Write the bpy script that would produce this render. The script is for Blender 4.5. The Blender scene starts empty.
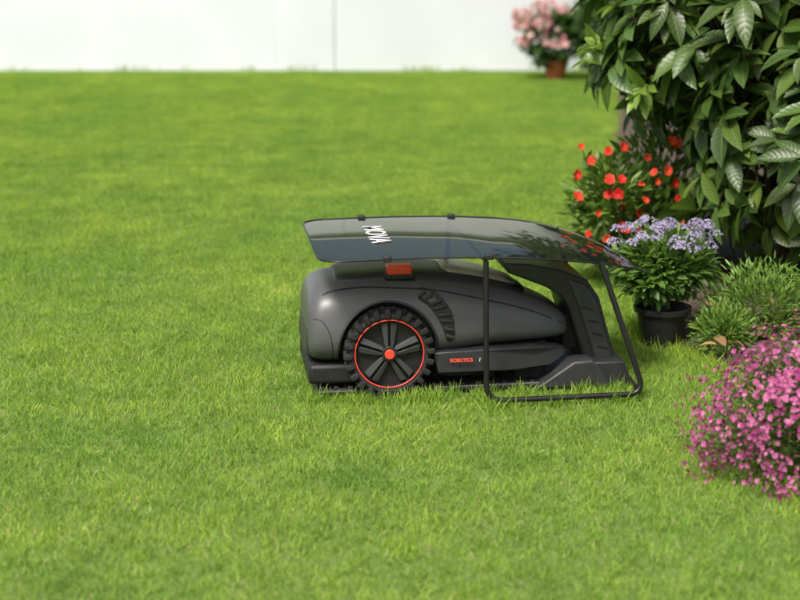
import bpy, math, random
import numpy as np
from mathutils import Vector, Matrix
random.seed(7); rng=np.random.default_rng(7)
sc=bpy.context.scene
sc.view_settings.view_transform='Standard'; sc.view_settings.look='None'; sc.view_settings.exposure=0
COL=sc.collection

# ---------------------------------------------------------------- materials
def mat_new(name):
    m=bpy.data.materials.new(name); m.use_nodes=True
    nt=m.node_tree; return m,nt,nt.nodes['Principled BSDF'],nt.nodes['Material Output']
def simple(name,col,rough=.5,metal=0,noise=.15,nscale=40,bump=0,spec=.5,coat=0):
    m,nt,p,o=mat_new(name)
    tc=nt.nodes.new('ShaderNodeTexCoord'); n=nt.nodes.new('ShaderNodeTexNoise')
    n.inputs['Scale'].default_value=nscale; n.inputs['Detail'].default_value=5
    nt.links.new(tc.outputs['Object'],n.inputs['Vector'])
    r=nt.nodes.new('ShaderNodeValToRGB')
    r.color_ramp.elements[0].position=.3; r.color_ramp.elements[1].position=.7
    r.color_ramp.elements[0].color=[c*(1-noise) for c in col]+[1]
    r.color_ramp.elements[1].color=[min(1,c*(1+noise)) for c in col]+[1]
    nt.links.new(n.outputs['Fac'],r.inputs['Fac']); nt.links.new(r.outputs['Color'],p.inputs['Base Color'])
    p.inputs['Roughness'].default_value=rough; p.inputs['Metallic'].default_value=metal
    p.inputs['Specular IOR Level'].default_value=spec
    p.inputs['Coat Weight'].default_value=coat
    if bump:
        b=nt.nodes.new('ShaderNodeBump'); b.inputs['Strength'].default_value=bump; b.inputs['Distance'].default_value=.002
        n2=nt.nodes.new('ShaderNodeTexNoise'); n2.inputs['Scale'].default_value=nscale*8
        nt.links.new(tc.outputs['Object'],n2.inputs['Vector'])
        nt.links.new(n2.outputs['Fac'],b.inputs['Height']); nt.links.new(b.outputs['Normal'],p.inputs['Normal'])
    return m
def leafmat(name,rough=.45,trans=.3,vein=.35,world_var=0,spec=.4,transgain=1.5,diffuse=False):
    m,nt,p,o=mat_new(name)
    a=nt.nodes.new('ShaderNodeAttribute'); a.attribute_name='Col'
    src=a.outputs['Color']
    if vein:
        l=nt.nodes.new('ShaderNodeAttribute'); l.attribute_name='LP'
        s=nt.nodes.new('ShaderNodeSeparateXYZ'); nt.links.new(l.outputs['Vector'],s.inputs[0])
        def M(op,a_,b_=None):
            q=nt.nodes.new('ShaderNodeMath'); q.operation=op
            for i,v in enumerate((a_,b_)):
                if v is None: continue
                if isinstance(v,(int,float)): q.inputs[i].default_value=v
                else: nt.links.new(v,q.inputs[i])
            return q.outputs[0]
        d=M('ABSOLUTE',M('SUBTRACT',s.outputs['Y'],.5))
        mid=M('LESS_THAN',d,.035)
        lat=M('POWER',M('ABSOLUTE',M('SINE',M('MULTIPLY',M('SUBTRACT',s.outputs['X'],M('MULTIPLY',d,.35)),28))),1.0)
        latv=M('MULTIPLY',M('SUBTRACT',1.0,lat),.45)
        f=M('MINIMUM',M('ADD',mid,M('MULTIPLY',latv,vein)),1.0)
        mx=nt.nodes.new('ShaderNodeMix'); mx.data_type='RGBA'
        nt.links.new(M('MULTIPLY',f,.45),mx.inputs['Factor']); nt.links.new(src,mx.inputs[6])
        mx.inputs[7].default_value=(.20,.30,.08,1); src=mx.outputs[2]
        b=nt.nodes.new('ShaderNodeBump'); b.inputs['Strength'].default_value=.25; b.inputs['Distance'].default_value=.002
        nt.links.new(lat,b.inputs['Height']); nt.links.new(b.outputs['Normal'],p.inputs['Normal'])
    if world_var:
        g=nt.nodes.new('ShaderNodeNewGeometry')
        def nz(scale,lo,hi,c0,c1,src):
            n=nt.nodes.new('ShaderNodeTexNoise'); n.inputs['Scale'].default_value=scale; n.inputs['Detail'].default_value=4
            nt.links.new(g.outputs['Position'],n.inputs['Vector'])
            r=nt.nodes.new('ShaderNodeValToRGB'); r.color_ramp.elements[0].position=lo; r.color_ramp.elements[1].position=hi
            r.color_ramp.elements[0].color=c0; r.color_ramp.elements[1].color=c1
            nt.links.new(n.outputs['Fac'],r.inputs['Fac'])
            x=nt.nodes.new('ShaderNodeMix'); x.data_type='RGBA'; x.blend_type='MULTIPLY'; x.inputs['Factor'].default_value=1
            nt.links.new(src,x.inputs[6]); nt.links.new(r.outputs['Color'],x.inputs[7]); return x.outputs[2]
        src=nz(1.3,.35,.65,(.84,.91,.92,1),(1.16,1.08,1.05,1),src)
        src=nz(6,.3,.7,(.78,.84,.85,1),(1.24,1.15,1.1,1),src)
    nt.links.new(src,p.inputs['Base Color'])
    p.inputs['Roughness'].default_value=rough; p.inputs['Specular IOR Level'].default_value=spec
    surf=p.outputs[0]
    if diffuse:
        dd=nt.nodes.new('ShaderNodeBsdfDiffuse'); nt.links.new(src,dd.inputs[0]); surf=dd.outputs[0]; nt.nodes.remove(p)
    t=nt.nodes.new('ShaderNodeBsdfTranslucent')
    sc_=nt.nodes.new('ShaderNodeMix'); sc_.data_type='RGBA'; sc_.blend_type='MULTIPLY'; sc_.inputs['Factor'].default_value=1
    nt.links.new(src,sc_.inputs[6]); sc_.inputs[7].default_value=(transgain,transgain*1.05,transgain*.7,1)
    nt.links.new(sc_.outputs[2],t.inputs['Color'])
    ms=nt.nodes.new('ShaderNodeMixShader'); ms.inputs[0].default_value=trans
    nt.links.new(surf,ms.inputs[1]); nt.links.new(t.outputs[0],ms.inputs[2]); nt.links.new(ms.outputs[0],o.inputs['Surface'])
    return m

# ---------------------------------------------------------------- helpers
def empty(name,loc=(0,0,0),rotz=0):
    e=bpy.data.objects.new(name,None); COL.objects.link(e); e.location=loc; e.rotation_euler=(0,0,rotz); e.empty_display_size=.1; return e
def link(me,name,mat,parent=None,smooth=False,angle=None):
    o=bpy.data.objects.new(name,me); COL.objects.link(o)
    if mat: me.materials.append(mat)
    if smooth or angle is not None:
        for p in me.polygons: p.use_smooth=True
        if angle is not None: me.set_sharp_from_angle(angle=math.radians(angle))
    if parent: o.parent=parent
    return o
def mesh(name,v,f,mat,parent=None,smooth=False,angle=None):
    me=bpy.data.meshes.new(name); me.from_pydata([tuple(map(float,q)) for q in v],[],[tuple(map(int,q)) for q in f]); me.update()
    return link(me,name,mat,parent,smooth,angle)
def bevel(o,w,seg=3):
    b=o.modifiers.new('bevel','BEVEL'); b.width=w; b.segments=seg; b.limit_method='ANGLE'; b.angle_limit=math.radians(35); b.harden_normals=False
    for p in o.data.polygons: p.use_smooth=True
    o.data.set_sharp_from_angle(angle=math.radians(50))
    return o
def box(name,c,s,mat,parent=None,bev=.003,rot=(0,0,0)):
    x,y,z=[q/2 for q in s]
    v=[(-x,-y,-z),(x,-y,-z),(x,y,-z),(-x,y,-z),(-x,-y,z),(x,-y,z),(x,y,z),(-x,y,z)]
    f=[(0,3,2,1),(4,5,6,7),(0,1,5,4),(1,2,6,5),(2,3,7,6),(3,0,4,7)]
    o=mesh(name,v,f,mat,parent); o.location=c; o.rotation_euler=rot
    if bev: bevel(o,bev)
    return o
def prism(name,prof,y0,y1,mat,parent=None,bev=.004,y0b=None):
    n=len(prof)
    v=[(x,y0,z) for x,z in prof]+[(x,y1,z) for x,z in prof]
    area=sum(prof[i][0]*prof[(i+1)%n][1]-prof[(i+1)%n][0]*prof[i][1] for i in range(n))
    a=list(range(n)); b=[i+n for i in range(n)]
    f=[tuple(a),tuple(reversed(b))]+[(i,i+n,(i+1)%n+n,(i+1)%n) for i in range(n)]
    if area<0: f=[tuple(reversed(q)) for q in f]
    o=mesh(name,v,f,mat,parent)
    if bev: bevel(o,bev)
    return o
def tubecurve(name,pts,r,mat,parent=None,cyclic=False,kind='POLY',res=4):
    cu=bpy.data.curves.new(name,'CURVE'); cu.dimensions='3D'; cu.bevel_depth=r; cu.bevel_resolution=res; cu.use_fill_caps=True
    s=cu.splines.new('POLY'); s.points.add(len(pts)-1)
    for i,p in enumerate(pts): s.points[i].co=(*p,1)
    s.use_cyclic_u=cyclic; s.use_smooth=True
    o=bpy.data.objects.new(name,cu); COL.objects.link(o); cu.materials.append(mat)
    if parent: o.parent=parent
    return o
def round_path(pts,rad,n=8):
    out=[pts[0]]
    for i in range(1,len(pts)-1):
        p=Vector(pts[i]); a=(Vector(pts[i-1])-p); b=(Vector(pts[i+1])-p)
        r=min(rad,a.length*.45,b.length*.45); a.normalize(); b.normalize()
        A=p+a*r; B=p+b*r
        for k in range(n+1):
            t=k/n; out.append(tuple(A*(1-t)**2+p*2*t*(1-t)+B*t*t))
    out.append(pts[-1]); return out
def norm(a): return a/np.maximum(np.linalg.norm(a,axis=-1,keepdims=True),1e-9)
def leaves(name,base,d,n,L,W,col,mat,parent=None,T=(0,.2,.45,.7,.9,1),WP=(.08,.7,1,.8,.35,.02),cols=3,droop=.2,fold=.15,smooth=True,obj=True):
    base=np.asarray(base,float); N=len(base); d=norm(np.asarray(d,float)); n=np.asarray(n,float)
    n=norm(n-d*np.sum(n*d,1,keepdims=True)); s=np.cross(d,n)
    L=np.broadcast_to(L,N).astype(float); W=np.broadcast_to(W,N).astype(float); droop=np.broadcast_to(droop,N)
    T=np.array(T); WP=np.array(WP); S=np.linspace(-1,1,cols); R=len(T)
    t=T[None,:,None,None]; s_=S[None,None,:,None]; wp=WP[None,:,None,None]
    Ln=L[:,None,None,None]; Wn=W[:,None,None,None]
    P=base[:,None,None,:]+d[:,None,None,:]*Ln*t+n[:,None,None,:]*(-droop[:,None,None,None]*Ln*t*t+fold*np.abs(s_)*Wn*wp)+s[:,None,None,:]*s_*Wn*wp*.5
    P=P.reshape(-1,3); per=R*cols
    q=[]
    for r in range(R-1):
        for c in range(cols-1):
            q.append((r*cols+c,r*cols+c+1,(r+1)*cols+c+1,(r+1)*cols+c))
    q=np.array(q); F=(q[None]+np.arange(N)[:,None,None]*per).reshape(-1)
    me=bpy.data.meshes.new(name); nf=len(F)//4
    me.vertices.add(len(P)); me.vertices.foreach_set('co',P.ravel())
    me.loops.add(len(F)); me.loops.foreach_set('vertex_index',F.astype(np.int32))
    me.polygons.add(nf); me.polygons.foreach_set('loop_start',np.arange(0,len(F),4,dtype=np.int32))
    try: me.polygons.foreach_set('loop_total',np.full(nf,4,dtype=np.int32))
    except Exception: pass
    me.polygons.foreach_set('use_smooth',np.full(nf,smooth))
    me.update(calc_edges=True)
    ca=me.attributes.new('Col','FLOAT_COLOR','POINT')
    col=np.asarray(col,float)
    if col.ndim==1: col=np.tile(col,(N,1))
    c4=np.ones((N,per,4)); c4[:,:,:3]=col[:,None,:]
    ca.data.foreach_set('color',c4.ravel())
    lp=np.ones((N,R,cols,4)); lp[...,0]=T[None,:,None]; lp[...,1]=(S*.5+.5)[None,None,:]; lp[...,2]=0
    la=me.attributes.new('LP','FLOAT_COLOR','POINT'); la.data.foreach_set('color',lp.ravel())
    me.materials.append(mat)
    if not obj: return me
    o=bpy.data.objects.new(name,me); COL.objects.link(o)
    if parent: o.parent=parent
    return o
def tubes(name,paths,mat,parent=None,sides=6):
    V=[];F=[]
    for pts,r0,r1 in paths:
        n=len(pts); b=len(V)
        for i,p in enumerate(pts):
            p=Vector(p); a=Vector(pts[max(i-1,0)]); c=Vector(pts[min(i+1,n-1)]); dd=(c-a).normalized()
            u=dd.orthogonal().normalized(); w=dd.cross(u); r=r0+(r1-r0)*i/(n-1)
            for k in range(sides):
                an=2*math.pi*k/sides; V.append(p+u*math.cos(an)*r+w*math.sin(an)*r)
        for i in range(n-1):
            for k in range(sides):
                F.append((b+i*sides+k,b+i*sides+(k+1)%sides,b+(i+1)*sides+(k+1)%sides,b+(i+1)*sides+k))
    return mesh(name,V,F,mat,parent,smooth=True)
def colmix(N,c0,c1,j=.15,p=1):
    t=rng.random((N,1))**p
    c=np.array(c0)*(1-t)+np.array(c1)*t
    return c*(1+rng.uniform(-j,j,(N,1)))
def rdir(N): return norm(rng.normal(size=(N,3)))

# ---------------------------------------------------------------- world, sun, camera
SUN_AZ=208; SUN_EL=58
w=bpy.data.worlds.new('World'); sc.world=w; w.use_nodes=True
bg=w.node_tree.nodes['Background']; sky=w.node_tree.nodes.new('ShaderNodeTexSky'); sky.sky_type='NISHITA'; sky.sun_disc=False
sky.sun_elevation=math.radians(SUN_EL); sky.sun_rotation=math.radians(SUN_AZ); sky.dust_density=7; sky.ozone_density=.6
w.node_tree.links.new(sky.outputs[0],bg.inputs[0]); bg.inputs[1].default_value=.15
sd=Vector((math.sin(math.radians(SUN_AZ))*math.cos(math.radians(SUN_EL)),math.cos(math.radians(SUN_AZ))*math.cos(math.radians(SUN_EL)),math.sin(math.radians(SUN_EL))))
sl=bpy.data.lights.new('sun','SUN'); sl.energy=4.0; sl.angle=math.radians(14); sl.color=(1,.96,.91)
so=bpy.data.objects.new('sun',sl); COL.objects.link(so); so.rotation_euler=sd.to_track_quat('Z','Y').to_euler(); so.location=(0,0,8)
cam=bpy.data.cameras.new('camera'); co=bpy.data.objects.new('camera',cam); COL.objects.link(co); sc.camera=co
co.location=(0,0,1.15); co.rotation_euler=(math.radians(90-13),0,0); cam.lens=72; cam.sensor_width=36; cam.clip_end=500; cam.clip_start=.05
cam.dof.use_dof=True; cam.dof.focus_distance=4.05; cam.dof.aperture_fstop=3.0

# ---------------------------------------------------------------- ground
m,nt,p,o=mat_new('turf_soil')
g=nt.nodes.new('ShaderNodeNewGeometry'); n=nt.nodes.new('ShaderNodeTexNoise'); n.inputs['Scale'].default_value=30; n.inputs['Detail'].default_value=8
nt.links.new(g.outputs['Position'],n.inputs['Vector'])
r=nt.nodes.new('ShaderNodeValToRGB'); r.color_ramp.elements[0].color=(.07,.12,.02,1); r.color_ramp.elements[1].color=(.15,.23,.04,1)
nt.links.new(n.outputs['Fac'],r.inputs['Fac']); nt.links.new(r.outputs['Color'],p.inputs['Base Color']); p.inputs['Roughness'].default_value=.9
mesh('ground',[(-120,-60,0),(120,-60,0),(120,160,0),(-120,160,0)],[(0,1,2,3)],m)

gm=leafmat('grass_blades',trans=.35,vein=0,world_var=1,transgain=1.3,diffuse=True)
TS=.5
G0=(.180,.315,.045); G1=(.320,.470,.095)
def patch(i,NB=8200):
    nt_=460
    tc=rng.uniform(-TS/2,TS/2,(nt_,2)); idx=rng.integers(0,nt_,NB)
    xy=tc[idx]+rng.normal(0,.010,(NB,2)); un=rng.random(NB)<.5
    xy[un]=rng.uniform(-TS/2,TS/2,(un.sum(),2))
    tuftlean=rng.normal(0,.22,(nt_,2))[idx]
    d=np.stack([rng.normal(0,.5,NB)+tuftlean[:,0],rng.normal(0,.5,NB)+tuftlean[:,1],np.full(NB,1.0)],1)
    base=np.stack([xy[:,0],xy[:,1],np.full(NB,-.002)],1)
    L=rng.uniform(.012,.024,NB)*(1+.3*rng.normal(0,.5,nt_)[idx]).clip(.6,1.5); W=rng.uniform(.0012,.0025,NB)
    col=colmix(NB,G0,G1,.2)
    dry=rng.random(NB)<.04; col[dry]=np.array((.45,.42,.20))
    return leaves('grass_patch_mesh_%d'%i,base,d,rdir(NB)+np.array([0,0,.2]),L,W,col,gm,T=(0,.5,1),WP=(.9,1,.1),cols=2,droop=rng.uniform(0,.5,NB),fold=0,obj=False)
patches=[patch(i) for i in range(6)]
ge=empty('lawn_grass')
y=2.1; k=0
while y<13.6:
    hw=y*.27+1.0
    x=-math.ceil(hw/TS)*TS
    while x<=hw:
        if not (x>1.2 and y>3.2 and x>1.0+ (y-4)*.09+.5):
            o=bpy.data.objects.new('grass_patch_%d'%k,patches[random.randrange(6)]); COL.objects.link(o); o.parent=ge
            o.location=(x+TS/2,y,0); o.rotation_euler=(0,0,random.randrange(4)*math.pi/2); o.scale=(1,1,random.uniform(.9,1.15)); k+=1
        x+=TS
    y+=TS

# ---------------------------------------------------------------- planting bed
soil=simple('garden_soil',(.06,.045,.03),.95,noise=.5,nscale=25,bump=.8)
edge=[(.72,4.75),(.70,4.5),(.80,4.28),(.88,4.1),(.93,3.8),(.88,3.5),(.84,3.2),(.9,2.95),(1.3,2.8)]
edge=[(1.75,13.3),(1.15,9),(.85,6.6),(.74,5.4)]+edge
V=[];F=[]
nu=14
pe=[Vector((a,b,0)) for a,b in edge]
fine=[]
for i in range(len(pe)-1):
    for t in np.linspace(0,1,8,endpoint=False): fine.append(pe[i].lerp(pe[i+1],float(t)))
fine.append(pe[-1])
for i,pp in enumerate(fine):
    for j in range(nu):
        t=j/(nu-1); x=pp.x+t*2.6+ (0 if j else random.uniform(-.015,.015)); z=-.01+.055*min(1,t*14)**.7+(random.uniform(-.008,.012) if j else 0)
        V.append((x,pp.y,z))
for i in range(len(fine)-1):
    for j in range(nu-1):
        a=i*nu+j; F.append((a,a+nu,a+nu+1,a+1))
mesh('flower_bed_soil',V,F,soil,smooth=True)
lm=leafmat('dry_leaf',.7,.15,.3)
N=260; bx=rng.uniform(.78,1.6,N); by=rng.uniform(3.3,5.6,N); keep=bx>.86+.0*by
base=np.stack([bx,by,np.full(N,.055)],1)[keep]; N=len(base)
leaves('leaf_litter',base,np.stack([rng.normal(size=N),rng.normal(size=N),rng.uniform(0,.3,N)],1),np.tile([0,0,1.],(N,1))+rdir(N)*.3,rng.uniform(.03,.08,N),rng.uniform(.015,.035,N),colmix(N,(.16,.09,.04),(.38,.22,.09)),lm,droop=.3,fold=.3)

# ---------------------------------------------------------------- wall
wm=simple('white_render',(.68,.72,.78),.8,noise=.06,nscale=1.2,bump=.15)
cm=simple('wall_cap',(.6,.6,.6),.8,noise=.08,nscale=5)
we=empty('garden_wall',(0,13.7,0))
box('wall_panel_a',(-7.05,0,1.1),(12,.2,2.3),wm,we,bev=.006)
box('wall_pilaster',(-.80,-.01,1.1),(.5,.2,2.3),wm,we,bev=.006)
box('wall_panel_b',(5.45,0,1.1),(12,.2,2.3),wm,we,bev=.006)
box('wall_coping',(-.8,-.02,2.29),(24.7,.4,.07),cm,we,bev=.01)

# ---------------------------------------------------------------- shelter + mower (shared frame)
PIV=(.12,4.09,0); YAW=math.asin(.132)
black=simple('black_plastic',(.014,.014,.015),.55,noise=.2,bump=.2)
rubber=simple('tyre_rubber',(.018,.018,.019),.8,noise=.25,bump=.3)
shellm=simple('graphite_shell',(.092,.095,.098),.38,noise=.05,nscale=8,bump=.08)
darksh=simple('dark_trim',(.030,.031,.033),.42,noise=.1,bump=.1)
rimm=simple('wheel_rim_grey',(.055,.057,.06),.35,noise=.06)
redm=simple('red_plastic',(.85,.075,.04),.35,noise=.05)
metal=simple('powder_coated_steel',(.012,.012,.012),.35,noise=.1)
deckm=simple('deck_reflection_tint',(.30,.28,.22),.3,noise=.06,nscale=5)  # pale beige reflection on the glossy top deck, put into the base colour
whitep=simple('white_print',(.75,.75,.75),.5,noise=.03)
silver=simple('contact_metal',(.5,.5,.5),.3,metal=1)

mo=empty('robotic_lawn_mower',PIV,YAW)
ST=np.array([(-.374,.125,.205,.11),(-.371,.10,.238,.150),(-.358,.086,.266,.172),(-.33,.08,.282,.181),(-.27,.08,.292,.185),(-.18,.08,.298,.186),(-.08,.086,.294,.185),(.02,.100,.281,.181),(.10,.110,.264,.172),(.18,.114,.240,.158),(.24,.116,.216,.140),(.285,.118,.192,.115),(.308,.122,.172,.085),(.316,.132,.158,.05)])
def cat(A,s):
    n=len(A); i=int(min(max(math.floor(s),0),n-2)); t=s-i
    p0=A[max(i-1,0)];p1=A[i];p2=A[i+1];p3=A[min(i+2,n-1)]
    return .5*((2*p1)+(-p0+p2)*t+(2*p0-5*p1+4*p2-p3)*t*t+(-p0+3*p1-3*p2+p3)*t**3)
def section(row,K=56,n=3.6):
    X,zb,zt,hw=row; out=[]
    for k in range(K):
        a=2*math.pi*k/K; c=math.cos(a); s=math.sin(a)
        yy=math.copysign(abs(c)**(2/n),c); zz=math.copysign(abs(s)**(2/n),s)
        up=(zz+1)/2
        taper=1-.30*max(0,up-.35)**1.3
        out.append((X,hw*yy*taper,(zb+zt)/2+(zt-zb)/2*zz))
    return out
def loft(name,ST,mat,parent,K=56,n=3.6,sub=5,angle=40):
    V=[];F=[];rows=[]
    ss=np.linspace(0,len(ST)-1,(len(ST)-1)*sub+1)
    for s in ss: V+=section(cat(ST,float(s)),K,n)
    R=len(ss)
    for i in range(R-1):
        for k in range(K): F.append((i*K+k,i*K+(k+1)%K,(i+1)*K+(k+1)%K,(i+1)*K+k))
    F.append(tuple(reversed(range(K)))); F.append(tuple((R-1)*K+k for k in range(K)))
    F=[tuple(reversed(f)) for f in F]
    return mesh(name,V,F,mat,parent,angle=angle)
body=loft('body_shell',ST,shellm,mo)
def body_y(X,z):
    i=int(np.searchsorted(ST[:,0],X))-1; i=min(max(i,0),len(ST)-2)
    t=(X-ST[i,0])/(ST[i+1,0]-ST[i,0]); row=cat(ST,i+t); _,zb,zt,hw=row
    zz=max(-.999,min(.999,(z-(zb+zt)/2)/((zt-zb)/2))); n=3.6
    s=abs(zz)**(n/2); c=math.sqrt(max(0,1-s*s)); yy=c**(2/n); up=(zz+1)/2
    return hw*yy*(1-.30*max(0,up-.35)**1.3)
WX,WZ=-.174,.118
def cyl(name,c,r,y0,y1,mat,parent,K=64,bev=0,r1=None):
    r1=r if r1 is None else r1
    V=[(c[0]+math.cos(2*math.pi*k/K)*r,y0,c[1]+math.sin(2*math.pi*k/K)*r) for k in range(K)]+[(c[0]+math.cos(2*math.pi*k/K)*r1,y1,c[1]+math.sin(2*math.pi*k/K)*r1) for k in range(K)]
    F=[tuple(range(K)),tuple(reversed(range(K,2*K)))]+[(k,k+K,(k+1)%K+K,(k+1)%K) for k in range(K)]
    o=mesh(name,V,F,mat,parent)
    if bev: bevel(o,bev)
    return o
import bmesh
for sgn in (-1,1):
    c=cyl('cut',(WX,WZ),.124,min(sgn*.30,sgn*.12),max(sgn*.30,sgn*.12),black,None)
    bm=bmesh.new(); bm.from_mesh(c.data); bmesh.ops.recalc_face_normals(bm,faces=bm.faces); bm.to_mesh(c.data); bm.free()
    if sgn==-1:
        bm=bmesh.new(); bm.from_mesh(body.data); bmesh.ops.recalc_face_normals(bm,faces=bm.faces); bm.to_mesh(body.data); bm.free()
    md=body.modifiers.new('arch','BOOLEAN'); md.object=c; md.operation='DIFFERENCE'; md.solver='EXACT'
    c.parent=mo; bpy.context.view_layer.update(); dg=bpy.context.evaluated_depsgraph_get()
    nm=bpy.data.meshes.new_from_object(body.evaluated_get(dg)); body.modifiers.clear(); body.data=nm
    bpy.data.objects.remove(c)
body.data.materials.clear(); body.data.materials.append(shellm)
for p_ in body.data.polygons: p_.use_smooth=True; p_.material_index=0
body.data.set_sharp_from_angle(angle=math.radians(32))

def ribbon(name,pts,wd,th,mat,side=-1,lift=.0012):
    V=[];F=[]
    P=[]
    n=len(pts)
    for i in range(n):
        a=Vector(pts[max(i-1,0)]); b=Vector(pts[min(i+1,n-1)]); t=(b-a).normalized(); nn=Vector((-t.y,t.x)); wv=wd[i] if hasattr(wd,'__len__') else wd
        for s in (1,-1):
            q=Vector(pts[i])+nn*wv/2*s; yy=body_y(q.x,q.y)+lift
            P.append((q.x,side*yy,q.y))
    for i in range(n-1): F.append((2*i,2*i+1,2*i+3,2*i+2))
    return mesh(name,P,F,mat,mo)
def interp(pts,n):
    A=np.array(pts,float); return [tuple(cat(A,s)) for s in np.linspace(0,len(A)-1,n)]
for sg in (-1,1):
    ribbon('shoulder_seam_%d'%(sg+1),interp([(-.345,.235),(-.33,.262),(-.24,.276),(-.12,.272),(-.04,.264),(.08,.238),(.2,.203),(.295,.158)],60),.0028,.001,black,sg)
    ribbon('rear_seam_%d'%(sg+1),interp([(-.366,.205),(-.34,.20),(-.322,.17),(-.315,.13),(-.312,.09)],24),.0022,.001,black,sg)
    tubecurve('arch_lip_%d'%(sg+1),[(WX+.1265*math.cos(a),sg*(body_y(WX+.1265*math.cos(a),WZ+.1265*math.sin(a))-.001),WZ+.1265*math.sin(a)) for a in np.linspace(math.radians(-8),math.radians(190),50)],.0035,darksh,mo)
    vp=interp([(-.092,.262),(-.060,.246),(-.035,.216),(-.022,.180),(-.018,.140)],30)
    ribbon('vent_backing_%d'%(sg+1),vp,[.010+.030*math.sin(math.pi*min(1,.12+i/29*.9))**.7 for i in range(30)],.001,black,sg,lift=.002)
    for i in range(8):
        X,Z=vp[2+int(i*3.5)]; X2,Z2=vp[min(29,3+int(i*3.5))]
        ang=math.atan2(Z2-Z,X2-X)
        wdt=.014+.022*math.sin(math.pi*(i+1)/9)
        b=box('vent_scale_%d_%d'%(sg+1,i),(X,sg*(body_y(X,Z)+.0035),Z),(wdt,.007,.0085),darksh,mo,bev=.0025,rot=(0,-(ang+math.pi/2)+.35,0))
    prof=[(-.062,.115),(.06,.119),(.20,.117),(.275,.108),(.296,.098),(.285,.084),(.245,.070),(.15,.062),(-.05,.062)]
    V=[];K=len(prof)
    ys0=[.10]*K; ys1=[.192,.192,.182,.150,.120,.135,.165,.180,.186]
    V=[(x,sg*a,z) for (x,z),a in zip(prof,ys0)]+[(x,sg*(b_+(.012 if z<.1 else 0)),z) for (x,z),b_ in zip(prof,ys1)]
    F=[tuple(range(K)),tuple(reversed(range(K,2*K)))]+[(i,i+K,(i+1)%K+K,(i+1)%K) for i in range(K)]
    if sg>0: F=[tuple(reversed(f)) for f in F]
    sk=mesh('side_skirt_%d'%(sg+1),V,F,darksh,mo); bevel(sk,.004)
    # ---- wheel
    K=96; prf=[(.088,.140),(.097,.137),(.103,.143),(.1045,.170),(.103,.197),(.097,.203),(.090,.201),(.0875,.196)]
    V=[];F=[]
    for k in range(K):
        a=2*math.pi*k/K
        for r_,y_ in prf: V.append((WX+r_*math.cos(a),sg*y_,WZ+r_*math.sin(a)))
    Q=len(prf)
    for k in range(K):
        for j in range(Q): F.append((k*Q+j,k*Q+(j+1)%Q,((k+1)%K)*Q+(j+1)%Q,((k+1)%K)*Q+j))
    mesh('tyre_%d'%(sg+1),V,F,rubber,mo,angle=40)
    V=[];F=[]
    for k in range(24):
        for row in (0,1):
            a=2*math.pi*(k+.5*row)/24; h=.0075
            da=.078
            y0,y1=((.168,.207) if row==0 else (.135,.172))
            bb=len(V)
            for rr,dd,sk_ in ((.099,da,0),(.1145,da*.72,0)):
                for s1,yy in ((-1,y0),(1,y0),(1,y1),(-1,y1)):
                    aa=a+s1*dd+(yy-.17)*1.3
                    V.append((WX+rr*math.cos(aa),sg*yy,WZ+rr*math.sin(aa)))
            F+=[tuple(bb+q for q in f) for f in [(0,3,2,1),(4,5,6,7),(0,1,5,4),(1,2,6,5),(2,3,7,6),(3,0,4,7)]]
            if row==0:
                bb=len(V)
                for yy in (.2005,.2075):
                    for rr,s1 in ((.093,-1),(.093,1),(.112,1),(.112,-1)):
                        V.append((WX+rr*math.cos(a+s1*.052+.05),sg*yy,WZ+rr*math.sin(a+s1*.052+.05)))
                F+=[tuple(bb+q for q in f) for f in [(0,3,2,1),(4,5,6,7),(0,1,5,4),(1,2,6,5),(2,3,7,6),(3,0,4,7)]]
    tr=mesh('tyre_tread_%d'%(sg+1),V,F,rubber,mo); bm=bmesh.new(); bm.from_mesh(tr.data); bmesh.ops.recalc_face_normals(bm,faces=bm.faces); bm.to_mesh(tr.data); bm.free(); bevel(tr,.0015,2)
    cyl('wheel_disc_%d'%(sg+1),(WX,WZ),.088,sg*.15,sg*.182,black,mo)
    tubecurve('red_wheel_ring_%d'%(sg+1),[(WX+.0868*math.cos(a),sg*.2005,WZ+.0868*math.sin(a)) for a in np.linspace(0,2*math.pi,72,endpoint=False)],.0018,redm,mo,cyclic=True)
    V=[];F=[]
    NS=5
    for k in range(NS):
        for off in (-1,1):
            a0=2*math.pi*k/NS+math.radians(90)
            def P2(r_,lat): 
                return (WX+r_*math.cos(a0)-lat*math.sin(a0),WZ+r_*math.sin(a0)+lat*math.cos(a0))
            quad=[P2(.012,off*.0025),P2(.080,off*.0045),P2(.076,off*.021),P2(.020,off*.012)]
            bb=len(V)
            V+=[(x,sg*.180,z) for x,z in quad]
            V+=[(x,sg*yy,z) for (x,z),yy in zip(quad,(.200,.1955,.1915,.195))]
            F+=[tuple(bb+q for q in f) for f in [(0,3,2,1),(4,5,6,7),(0,1,5,4),(1,2,6,5),(2,3,7,6),(3,0,4,7)]]
    sp=mesh('wheel_spokes_%d'%(sg+1),V,F,rimm,mo); bm=bmesh.new(); bm.from_mesh(sp.data); bmesh.ops.recalc_face_normals(bm,faces=bm.faces); bm.to_mesh(sp.data); bm.free(); bevel(sp,.0015,2)
    h=cyl('hub_ring_%d'%(sg+1),(WX,WZ),.020,sg*.19,sg*.203,black,mo,bev=.002)
    h=cyl('hub_cap_%d'%(sg+1),(WX,WZ),.0125,sg*.20,sg*.208,redm,mo,bev=.002)
    cyl('caster_%d'%(sg+1),(.20,.045),.042,sg*.10,sg*.13,rubber,mo,bev=.006)
box('chassis',(-.03,0,.085),(.56,.24,.07),black,mo,bev=.015)
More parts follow.
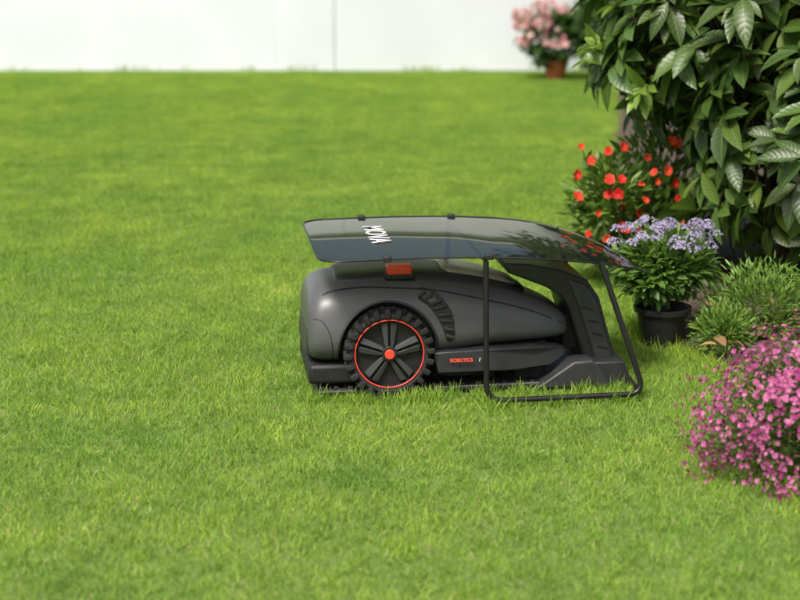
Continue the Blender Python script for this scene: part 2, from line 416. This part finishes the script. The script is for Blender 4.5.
cyl_d=mesh('cutting_deck',[(.02+.13*math.cos(a),.13*math.sin(a),z) for z in (.035,.075) for a in np.linspace(0,2*math.pi,40,endpoint=False)],[tuple(reversed(range(40))),tuple(range(40,80))]+[(k,(k+1)%40,(k+1)%40+40,k+40) for k in range(40)],black,mo)
prism('rear_skirt',[(-.372,.085),(-.26,.085),(-.25,.035),(-.375,.035)],-.165,.165,black,mo,bev=.01)
ST2=np.array([(-.30,.255,.290,.075),(-.29,.25,.298,.10),(-.25,.25,.303,.112),(-.15,.25,.308,.116),(-.04,.25,.304,.112),(.06,.235,.290,.104),(.14,.22,.269,.09),(.19,.205,.250,.07),(.20,.20,.243,.05)])
loft('top_cover',ST2,darksh,mo,K=40,n=4)
ST3=np.array([(-.02,.27,.305,.05),(-.01,.27,.309,.078),(.03,.26,.305,.082),(.10,.24,.289,.078),(.16,.225,.269,.066),(.175,.22,.262,.05)])
loft('top_panel',ST3,deckm,mo,K=32,n=5)  # paler panel carrying the deck's painted reflection
box('stop_button',(-.137,-.095,.312),(.064,.045,.026),redm,mo,bev=.007)
box('stop_button_base',(-.137,-.09,.296),(.076,.058,.014),black,mo,bev=.004)
prism('rear_bumper',[(-.379,.10),(-.374,.17),(-.36,.19),(-.35,.19),(-.35,.10)],-.13,.13,darksh,mo,bev=.006)
def text(name,s,size,mat,parent,loc,rot,ext=.0004,sx=1):
    cu=bpy.data.curves.new(name,'FONT'); cu.body=s; cu.size=size; cu.extrude=ext; cu.align_x='CENTER'; cu.align_y='CENTER'; cu.offset=.0004
    o=bpy.data.objects.new(name,cu); COL.objects.link(o); o.parent=parent; o.location=loc; o.rotation_euler=rot; o.scale=(sx,1,1); cu.materials.append(mat); return o
text('side_lettering','ROBOTICS',.012,redm,mo,(.008,-.2025,.096),(math.radians(78),0,0))
text('side_lettering_white','/',.012,whitep,mo,(.055,-.202,.096),(math.radians(78),0,math.radians(2)))

# ---- shelter with charging station
sh=empty('mower_shelter',PIV,YAW)
def cz(X):
    return float(np.interp(X,[-.36,-.25,-.1,.05,.2,.27,.33,.4,.5,.56],[.374,.377,.379,.377,.368,.360,.350,.333,.295,.252]))
def czs(X): return sum(cz(X+d) for d in (-.04,-.02,0,.02,.04))/5
def chw(X):
    a=.29
    if X<-.295: 
        q=(X+.295)/-.06; a=.23+.06*math.sqrt(max(0,1-q*q))
    if X>.2: a=float(np.interp(X,[.2,.28,.35,.41,.47,.51,.535,.547],[.29,.278,.252,.212,.155,.10,.05,.008]))
    return a
m,nt,p,o=mat_new('smoked_acrylic')
gl=nt.nodes.new('ShaderNodeBsdfGlossy'); gl.inputs['Roughness'].default_value=.02; gl.inputs['Color'].default_value=(.80,.80,.76,1)
tr=nt.nodes.new('ShaderNodeBsdfTransparent'); tr.inputs['Color'].default_value=(.15,.155,.15,1)
df=nt.nodes.new('ShaderNodeBsdfDiffuse'); df.inputs['Color'].default_value=(.022,.023,.022,1)
fr=nt.nodes.new('ShaderNodeFresnel'); fr.inputs['IOR'].default_value=1.46
m1=nt.nodes.new('ShaderNodeMixShader'); m1.inputs[0].default_value=.4
nt.links.new(tr.outputs[0],m1.inputs[1]); nt.links.new(df.outputs[0],m1.inputs[2])
m2=nt.nodes.new('ShaderNodeMixShader'); nt.links.new(fr.outputs[0],m2.inputs[0]); nt.links.new(m1.outputs[0],m2.inputs[1]); nt.links.new(gl.outputs[0],m2.inputs[2])
nt.links.new(m2.outputs[0],o.inputs['Surface'])
acry=m
xs=np.concatenate([np.linspace(-.355,-.295,10)[:-1],np.linspace(-.295,.547,70)])
NY=17; V=[];F=[]
for X in xs:
    h=chw(X)
    for j in range(NY):
        s=-1+2*j/(NY-1); V.append((X,h*s,czs(X)+.006*(1-s*s)))
for i in range(len(xs)-1):
    for j in range(NY-1): F.append((i*NY+j,(i+1)*NY+j,(i+1)*NY+j+1,i*NY+j+1))
can=mesh('canopy_sheet',V,F,acry,sh,smooth=True)
edgep=[(X,-chw(X),czs(X)) for X in xs]+[(X,chw(X),czs(X)) for X in xs[::-1]]
tubecurve('canopy_edge',edgep,.0024,metal,sh,cyclic=True,res=2)
text('canopy_lettering','MOVA',.075,whitep,sh,(-.185,-.0,czs(-.185)+.0085),(0,0,math.radians(-90)),sx=1.1)
for sg in (-1,1):
    Y=sg*.285
    pts=[(.052,Y,.366),(.052,Y*1.10,.020),(.455,Y*1.08,.022),(.350,sg*.25,.345)]
    tubecurve('frame_tube_%d'%(sg+1),round_path(pts,.045),.0072,metal,sh,res=5)
    for X in (-.19,.06):
        box('canopy_clip_%d_%d'%(sg+1,int(X*100)),(X,sg*.284,czs(X)+.001),(.02,.02,.014),black,sh,bev=.003)
tubecurve('top_rail',[(.052,-.285,.366),(.052,0,.370),(.052,.285,.366)],.005,metal,sh)
tubecurve('top_rail_rear',[(.350,-.25,.336),(.350,0,.340),(.350,.25,.336)],.005,metal,sh)
tubecurve('ground_rail',[(.452,-.27,.02),(.46,0,.02),(.452,.27,.02)],.0065,metal,sh)
tower=[(.128,.322),(.20,.318),(.285,.300),(.352,.272),(.385,.225),(.447,.012),(.362,.012),(.305,.20),(.285,.232),(.24,.258),(.146,.295)]
prism('charging_tower',tower,-.11,.11,darksh,sh,bev=.008)
tower2=[(.30,.275),(.345,.262),(.374,.22),(.432,.03),(.385,.03),(.33,.205)]
prism('tower_side_panel',tower2,-.118,.118,simple('tower_grey',(.05,.052,.055),.4,bump=.1),sh,bev=.005)
for i in range(5):
    box('tower_groove_%d'%i,(.352+.014*i,-.1185,.20-.035*i),(.03,.003,.004),black,sh,bev=0,rot=(0,math.radians(15),0))
prism('charging_dock_block',[(.30,.17),(.335,.17),(.345,.08),(.30,.08)],-.06,.06,black,sh,bev=.004)
for yy in (-.02,.02): box('charging_contact_%d'%int(yy*100+5),(.297,yy,.13),(.012,.01,.05),silver,sh,bev=.001)
prism('base_plate',[(-.36,.010),(-.35,.020),(.28,.024),(.36,.07),(.44,.07),(.46,.01)],-.175,.175,darksh,sh,bev=.004)
for sg in (-1,1):
    prism('base_wedge_%d'%(sg+1),[(.20,.012),(.30,.080),(.35,.083),(.40,.012)],min(sg*.13,sg*.20),max(sg*.13,sg*.20),simple('base_grey',(.035,.036,.038),.45,bump=.2),sh,bev=.006)
for i in range(16):
    box('mat_rib_%d'%i,(-.34+.036*i,0,.023),(.012,.33,.008),black,sh,bev=.002)

# ---------------------------------------------------------------- plants
lf=leafmat('broad_leaf',.38,.28,.4,spec=.5)
sf=leafmat('small_leaf',.45,.3,0)
fl=leafmat('petal',.6,.35,0,transgain=1.1)
bark=simple('bark',(.10,.075,.05),.9,noise=.4,nscale=30,bump=.8)
stemg=simple('green_stem',(.09,.14,.04),.6,noise=.2)

be=empty('broadleaf_shrub')
ell=[((1.42,5.40,1.10),(.86,.70,.80),330),((.98,5.2,.80),(.36,.3,.28),70),((1.46,4.98,.54),(.60,.42,.46),190),((2.3,5.6,.9),(.8,.8,.8),110)]
C=[];A=[]
for c,rr,n_ in ell:
    u=rdir(n_); rad=rng.uniform(.55,1.0,(n_,1))**.6
    bump_=1+.12*np.sin(u[:,:1]*7+c[0]*3)*np.cos(u[:,2:3]*6)
    q=np.array(c)+u*rad*bump_*np.array(rr); C.append(q); A.append(norm(u+np.array([0,0,.45])+rdir(n_)*.4))
C=np.concatenate(C);A=np.concatenate(A); kp=C[:,2]>.12; C=C[kp];A=A[kp]
B=[];D=[];Nn=[];LL=[];CC=[];DR=[]
for c,a in zip(C,A):
    k=random.randint(6,10); young=random.random()<.16; shade=random.uniform(.55,1.3)
    a=Vector(a); u=a.orthogonal().normalized(); v=a.cross(u); ph=random.random()*6
    for i in range(k):
        an=ph+i*2.4; spread=random.uniform(.9,1.5) if not young else random.uniform(.4,1.0)
        d=(a*math.cos(spread)+(u*math.cos(an)+v*math.sin(an))*math.sin(spread)); d.z-=.25; d.normalize()
        nn=(a+Vector((0,0,.6))+Vector(rng.normal(0,.25,3))).normalized()
        B.append(np.array(c)-np.array(a)*.006*i); D.append(d); Nn.append(nn); LL.append(random.uniform(.08,.16)*(0.75 if young else 1))
        col=np.array((.15,.24,.035)) if young else np.array((.046,.098,.018))+np.array((.06,.075,.008))*random.random()**2
        if random.random()<.006: col=np.array((.30,.20,.05))
        CC.append(col*shade*random.uniform(.8,1.2)); DR.append(random.uniform(.05,.5))
LL=np.array(LL)
leaves('foliage',B,D,Nn,LL,LL*rng.uniform(.32,.42,len(LL)),np.array(CC),lf,be,droop=np.array(DR),fold=.2,T=(0,.05,.1,.25,.45,.65,.82,.94,1),WP=(.05,.05,.25,.75,1,.92,.6,.22,.01))
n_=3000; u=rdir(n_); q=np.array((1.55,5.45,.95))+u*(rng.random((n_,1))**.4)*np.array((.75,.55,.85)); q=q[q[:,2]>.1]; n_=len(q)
leaves('inner_foliage',q,rdir(n_)+np.array([0,0,-.4]),rdir(n_)+np.array([0,-.3,1]),rng.uniform(.08,.14,n_),rng.uniform(.03,.05,n_),colmix(n_,(.025,.05,.012),(.05,.095,.02)),lf,be,droop=.3)  # leaf colours darkened to paint in the shade inside the shrub
paths=[]
roots=[Vector((1.3,5.2,.0)),Vector((1.5,5.45,0)),Vector((1.65,5.1,0)),Vector((2.2,5.6,0))]
hubs=[]
for r0 in roots:
    for j in range(4):
        h=r0+Vector((random.uniform(-.3,.3),random.uniform(-.25,.2),random.uniform(.45,.9))); hubs.append(h)
        mid=r0.lerp(h,.5)+Vector((random.uniform(-.05,.05),random.uniform(-.05,.05),0))
        paths.append(([tuple(r0),tuple(mid),tuple(h)],.017,.010))
for c in C:
    c=Vector(c); h=min(hubs,key=lambda q:(q-c).length); mid=h.lerp(c,.5)+Vector((0,0,-.04))
    paths.append(([tuple(h),tuple(mid),tuple(c)],.006,.0028))
tubes('branches',paths,bark,be)

def bushy(name_par,center,rad,n,L,W,c0,c1,mat=sf,up=.5,hollow=.5,cols=3,T=(0,.3,.7,1),WP=(.1,1,.8,.03),zmin=.0,name='foliage',droop=.2):
    u=rdir(n); rr=(hollow+(1-hollow)*rng.random((n,1)))
    q=np.array(center)+u*rr*np.array(rad)*(1+.15*np.sin(u[:,:1]*9)*np.sin(u[:,1:2]*8+1)); k=q[:,2]>zmin; q=q[k];u=u[k]; n=len(q)
    d=norm(u+np.array([0,0,up])+rdir(n)*.7)
    return leaves(name,q,d,rdir(n)*.6+np.array([0,-.1,1.]),rng.uniform(L*.6,L*1.2,n),rng.uniform(W*.7,W*1.2,n),colmix(n,c0,c1,.25),mat,name_par,T=T,WP=WP,cols=cols,droop=droop,fold=.15)
def blossoms(parent,pos,nrm,size,npet,c0,c1,name='flowers',cup=.5,w=.75,rag=.1):
    pos=np.asarray(pos);N=len(pos); nrm=norm(np.asarray(nrm)); B=[];D=[];NN=[];S=[];Cc=[]
    size=np.broadcast_to(size,N)
    for i in range(N):
        a=Vector(nrm[i]); u=a.orthogonal().normalized(); v=a.cross(u); ph=random.random()*6; col=np.array(c0)+(np.array(c1)-np.array(c0))*random.random()
        for k in range(npet):
            an=ph+2*math.pi*k/npet+random.uniform(-rag,rag); ra=u*math.cos(an)+v*math.sin(an)
            B.append(pos[i]); D.append(ra+a*cup*random.uniform(.6,1.4)); NN.append(a-ra*.3); S.append(size[i]*.5*random.uniform(.85,1.15)); Cc.append(col*random.uniform(.85,1.1))
    S=np.array(S)
    return leaves(name,B,D,NN,S,S*w,np.array(Cc),fl,parent,T=(0,.4,.8,1),WP=(.2,.85,1,.35),cols=3,droop=.15,fold=.1)

# red-flowered plant
rp=empty('red_flowering_plant')
for c,rr,n_ in [((.78,5.25,.20),(.22,.18,.22),1500),((.68,5.15,.30),(.13,.12,.12),500),((.9,5.4,.3),(.2,.2,.25),800)]:
    bushy(rp,c,rr,n_,.045,.017,(.07,.13,.02),(.15,.25,.04),zmin=.02)
bz=[];nz=[]
for i in range(34):
    q=np.array([.74+random.uniform(-.20,.18),5.04+random.uniform(-.06,.12),.34+random.uniform(-.15,.16)]); bz.append(q); nz.append([random.gauss(0,.4),-1,random.uniform(0,.9)])
blossoms(rp,bz,nz,rng.uniform(.024,.042,34),8,(.62,.02,.01),(.78,.09,.03),cup=.6,rag=.3)
tubes('stems',[([(.75+random.uniform(-.05,.05),5.22,0),tuple((np.array([.75,5.22,.1])+b)/2+np.array([0,.02,0])),tuple(b)],.0025,.0015) for b in bz],stemg,rp,5)

# ageratum in black pot
ap=empty('potted_ageratum')
potm=simple('black_pot_plastic',(.02,.02,.022),.45,noise=.15)
def pot(name,c,r0,r1,h,mat,parent,K=40):
    prof=[(r0*.96,0),(r0,.004),(r1*.97,h*.86),(r1*1.06,h*.87),(r1*1.08,h),(r1*.99,h),(r1*.95,h*.9),(r0*.8,h*.2)]
    V=[];F=[];Q=len(prof)
    for k in range(K):
        a=2*math.pi*k/K
        for r_,z in prof: V.append((c[0]+r_*math.cos(a),c[1]+r_*math.sin(a),c[2]+z))
    for k in range(K):
        for j in range(Q-1): F.append((k*Q+j,((k+1)%K)*Q+j,((k+1)%K)*Q+j+1,k*Q+j+1))
    F.append(tuple(k*Q for k in reversed(range(K)))); F.append(tuple(k*Q+Q-1 for k in range(K)))
    return mesh(name,V,F,mat,parent,angle=40)
pot('pot',(.745,4.42,.0),.055,.076,.112,potm,ap)
bushy(ap,(.75,4.45,.225),(.13,.10,.085),1600,.040,.020,(.07,.14,.025),(.15,.27,.05),zmin=.125)
bushy(ap,(.71,4.40,.20),(.09,.07,.065),500,.035,.018,(.08,.17,.03),(.17,.30,.06),zmin=.12,up=.2)
fb=[];fn=[];fs=[]; stems=[]
for i in range(38):
    a=random.uniform(0,2*math.pi); rr=random.random()**.5
    c=Vector((.752+.160*rr*math.cos(a),4.425+.11*rr*math.sin(a),.358-.06*rr*rr+random.uniform(-.035,.018)))
    R_=random.uniform(.014,.024); stems.append(([(.745,4.45,.1),(c.x*.6+.745*.4,c.y*.6+4.45*.4,.24),tuple(c)],.002,.0014))
    for j in range(28):
        u=Vector(rng.normal(size=3)).normalized(); u.z=abs(u.z)*.8; fb.append(np.array(c+u*R_*Vector((1,1,.7)).length/1.55)); fn.append(u); fs.append(random.uniform(.007,.011))
blossoms(ap,fb,fn,np.array(fs)*1.2,6,(.37,.32,.54),(.60,.55,.76),cup=1.0,w=.38,rag=.3)
tubes('stems',stems,stemg,ap,5)

# fine green plant
fp=empty('feathery_green_plant')
for c,rr,n_ in [((1.02,4.42,.09),(.17,.14,.15),2800),((1.25,4.38,.12),(.17,.15,.16),2600),((.90,4.30,.06),(.09,.08,.09),1000),((1.42,4.5,.15),(.2,.18,.2),2000)]:
    bushy(fp,c,rr,n_,.028,.0055,(.085,.175,.028),(.21,.35,.055),cols=2,zmin=.02,up=.6,hollow=.4)
tubes('stems',[([(x,4.4,.03),(x+random.uniform(-.05,.05),4.38,.12),(x+random.uniform(-.1,.1),4.35,.2)],.002,.001) for x in rng.uniform(.92,1.45,40)],stemg,fp,5)

# pink cuphea mound
pk=empty('pink_flower_mound')
cc=np.array((.935,3.33,.08)); rr=np.array((.27,.22,.215))
bushy(pk,cc,rr,5200,.020,.009,(.06,.11,.02),(.15,.25,.045),zmin=.0,hollow=.45)
n_=9500; u=rdir(n_); kk=(u[:,2]>-.4); u=u[kk]; n_=len(u)
keep=rng.random(n_)<(.65+.45*np.sin(u[:,0]*9+2)*np.sin(u[:,2]*8)); u=u[keep]; n_=len(u)
q=cc+u*rr*rng.uniform(.90,1.15,(n_,1))*(1+.15*np.sin(u[:,:1]*9)*np.sin(u[:,1:2]*8+1)); kk=q[:,2]>.01
q=q[kk];u=u[kk]
blossoms(pk,q,u+rdir(len(q))*.6,rng.uniform(.008,.0155,len(q)),6,(.36,.03,.20),(.72,.24,.47),cup=.5,w=.65)
tubes('stems',[([tuple(cc*np.array([1,1,0])),tuple(cc+(q[i]-cc)*.5),tuple(q[i])],.0014,.0007) for i in range(0,len(q),14)],stemg,pk,4)

# potted geraniums by the wall
terra=simple('terracotta',(.42,.12,.05),.75,noise=.15,nscale=20)
gp=empty('potted_geranium')
pot('pot',(1.23,12.75,0),.07,.095,.15,terra,gp)
bushy(gp,(1.2,12.75,.33),(.26,.2,.20),700,.08,.06,(.04,.10,.025),(.10,.2,.05),zmin=.12)
fb=[];fn=[]
for i in range(34):
    c=np.array([1.08+random.uniform(-.24,.26),12.55+random.uniform(-.1,.2),.40+random.uniform(-.10,.22)])
    for j in range(7): fb.append(c+rng.normal(0,.018,3)); fn.append([random.gauss(0,.5),-1,random.gauss(.3,.5)])
blossoms(gp,fb,fn,.040,5,(.62,.25,.28),(.75,.58,.56),cup=.3,w=1)
gp2=empty('potted_geranium')
pot('pot',(1.62,12.6,0),.09,.12,.18,terra,gp2)
bushy(gp2,(1.62,12.6,.40),(.26,.24,.30),900,.10,.06,(.03,.07,.015),(.07,.14,.03),zmin=.1)
he=empty('background_hedge')
for i in range(7):
    bushy(he,(2.3+i*.75,12.2-i*.4,.7),(.6,.6,.8),900,.13,.06,(.02,.06,.018),(.06,.13,.03),zmin=.02)
# tree standing by the wall, crown above the frame (seen mirrored in the canopy)
tw=empty('garden_tree')
tc=[]
for i in range(75):
    z=random.uniform(1.75,5.6); tc.append((random.uniform(1.55,5.2)+max(0,z-4)*.3,random.uniform(11.6,13.0),z))
for c in tc: bushy(tw,c,(.62,.55,.55),240,.17,.09,(.02,.045,.012),(.05,.10,.025),hollow=.3,zmin=1.15)
tubes('trunk_and_limbs',[([(3.3,12.4,0),(3.35,12.4,1.2),(3.25,12.4,2.4)],.13,.09)]+[([(3.28,12.4,2.0),((3.28+c[0])/2,(12.4+c[1])/2,(2.2+c[2])/2+.1),c],.05,.015) for c in tc],bark,tw,8)
N=900; bx=rng.uniform(-4.5,1.9,N); bx=bx[np.sin(bx*5)+np.sin(bx*13.3)+rng.normal(0,.5,N)>.6]; N=len(bx)
leaves('wall_foot_grass',np.stack([bx,13.52+rng.normal(0,.03,N),np.zeros(N)],1),np.stack([rng.normal(0,.3,N),rng.normal(0,.3,N),np.ones(N)],1),rdir(N),rng.uniform(.03,.075,N),.006,colmix(N,(.2,.32,.05),(.3,.42,.08)),gm,T=(0,.4,.75,1),WP=(.8,1,.7,.05),cols=2,droop=.3,fold=0)
ca,sa=math.cos(YAW),math.sin(YAW)
cl=[]
for i in range(80):
    cx=random.uniform(-.38,.50)
    cy=random.choice([-.195,-.215,-.235,-.27,-.32]) if cx>.0 else random.uniform(-.235,-.19)
    if -.29<cx<-.06: cy=random.uniform(-.25,-.225)
    cl.append((cx,cy))
for i in range(12): cl.append((random.gauss(.065,.015),random.gauss(-.315,.015)))
cx=[];cy=[]
for a_,b_ in cl:
    for j in range(random.randint(8,22)): cx.append(a_+random.gauss(0,.010)); cy.append(b_+random.gauss(0,.010))
cx=np.array(cx);cy=np.array(cy);N=len(cx)
leaves('unmown_grass',np.stack([PIV[0]+cx*ca-cy*sa,PIV[1]+cx*sa+cy*ca,np.zeros(N)],1),np.stack([rng.normal(0,.35,N),rng.normal(0,.3,N),np.ones(N)],1),rdir(N),rng.uniform(.020,.046,N),.0022,colmix(N,G0,G1),gm,T=(0,.4,.75,1),WP=(.8,1,.7,.05),cols=2,droop=.35,fold=0)
cx=[];cy=[]
for i in range(120):
    j=random.randrange(20,len(fine)-1); a_=fine[j]
    if a_.y>6: continue
    for q_ in range(14): cx.append(a_.x-.02+random.gauss(0,.03)); cy.append(a_.y+random.gauss(0,.03))
cx=np.array(cx);cy=np.array(cy);N=len(cx)
leaves('bed_edge_grass',np.stack([cx,cy,np.zeros(N)],1),np.stack([rng.normal(0,.45,N),rng.normal(0,.4,N),np.ones(N)],1),rdir(N),rng.uniform(.02,.055,N),.0026,colmix(N,(.16,.29,.035),(.30,.43,.07)),gm,T=(0,.4,.75,1),WP=(.8,1,.7,.05),cols=2,droop=.4,fold=0)
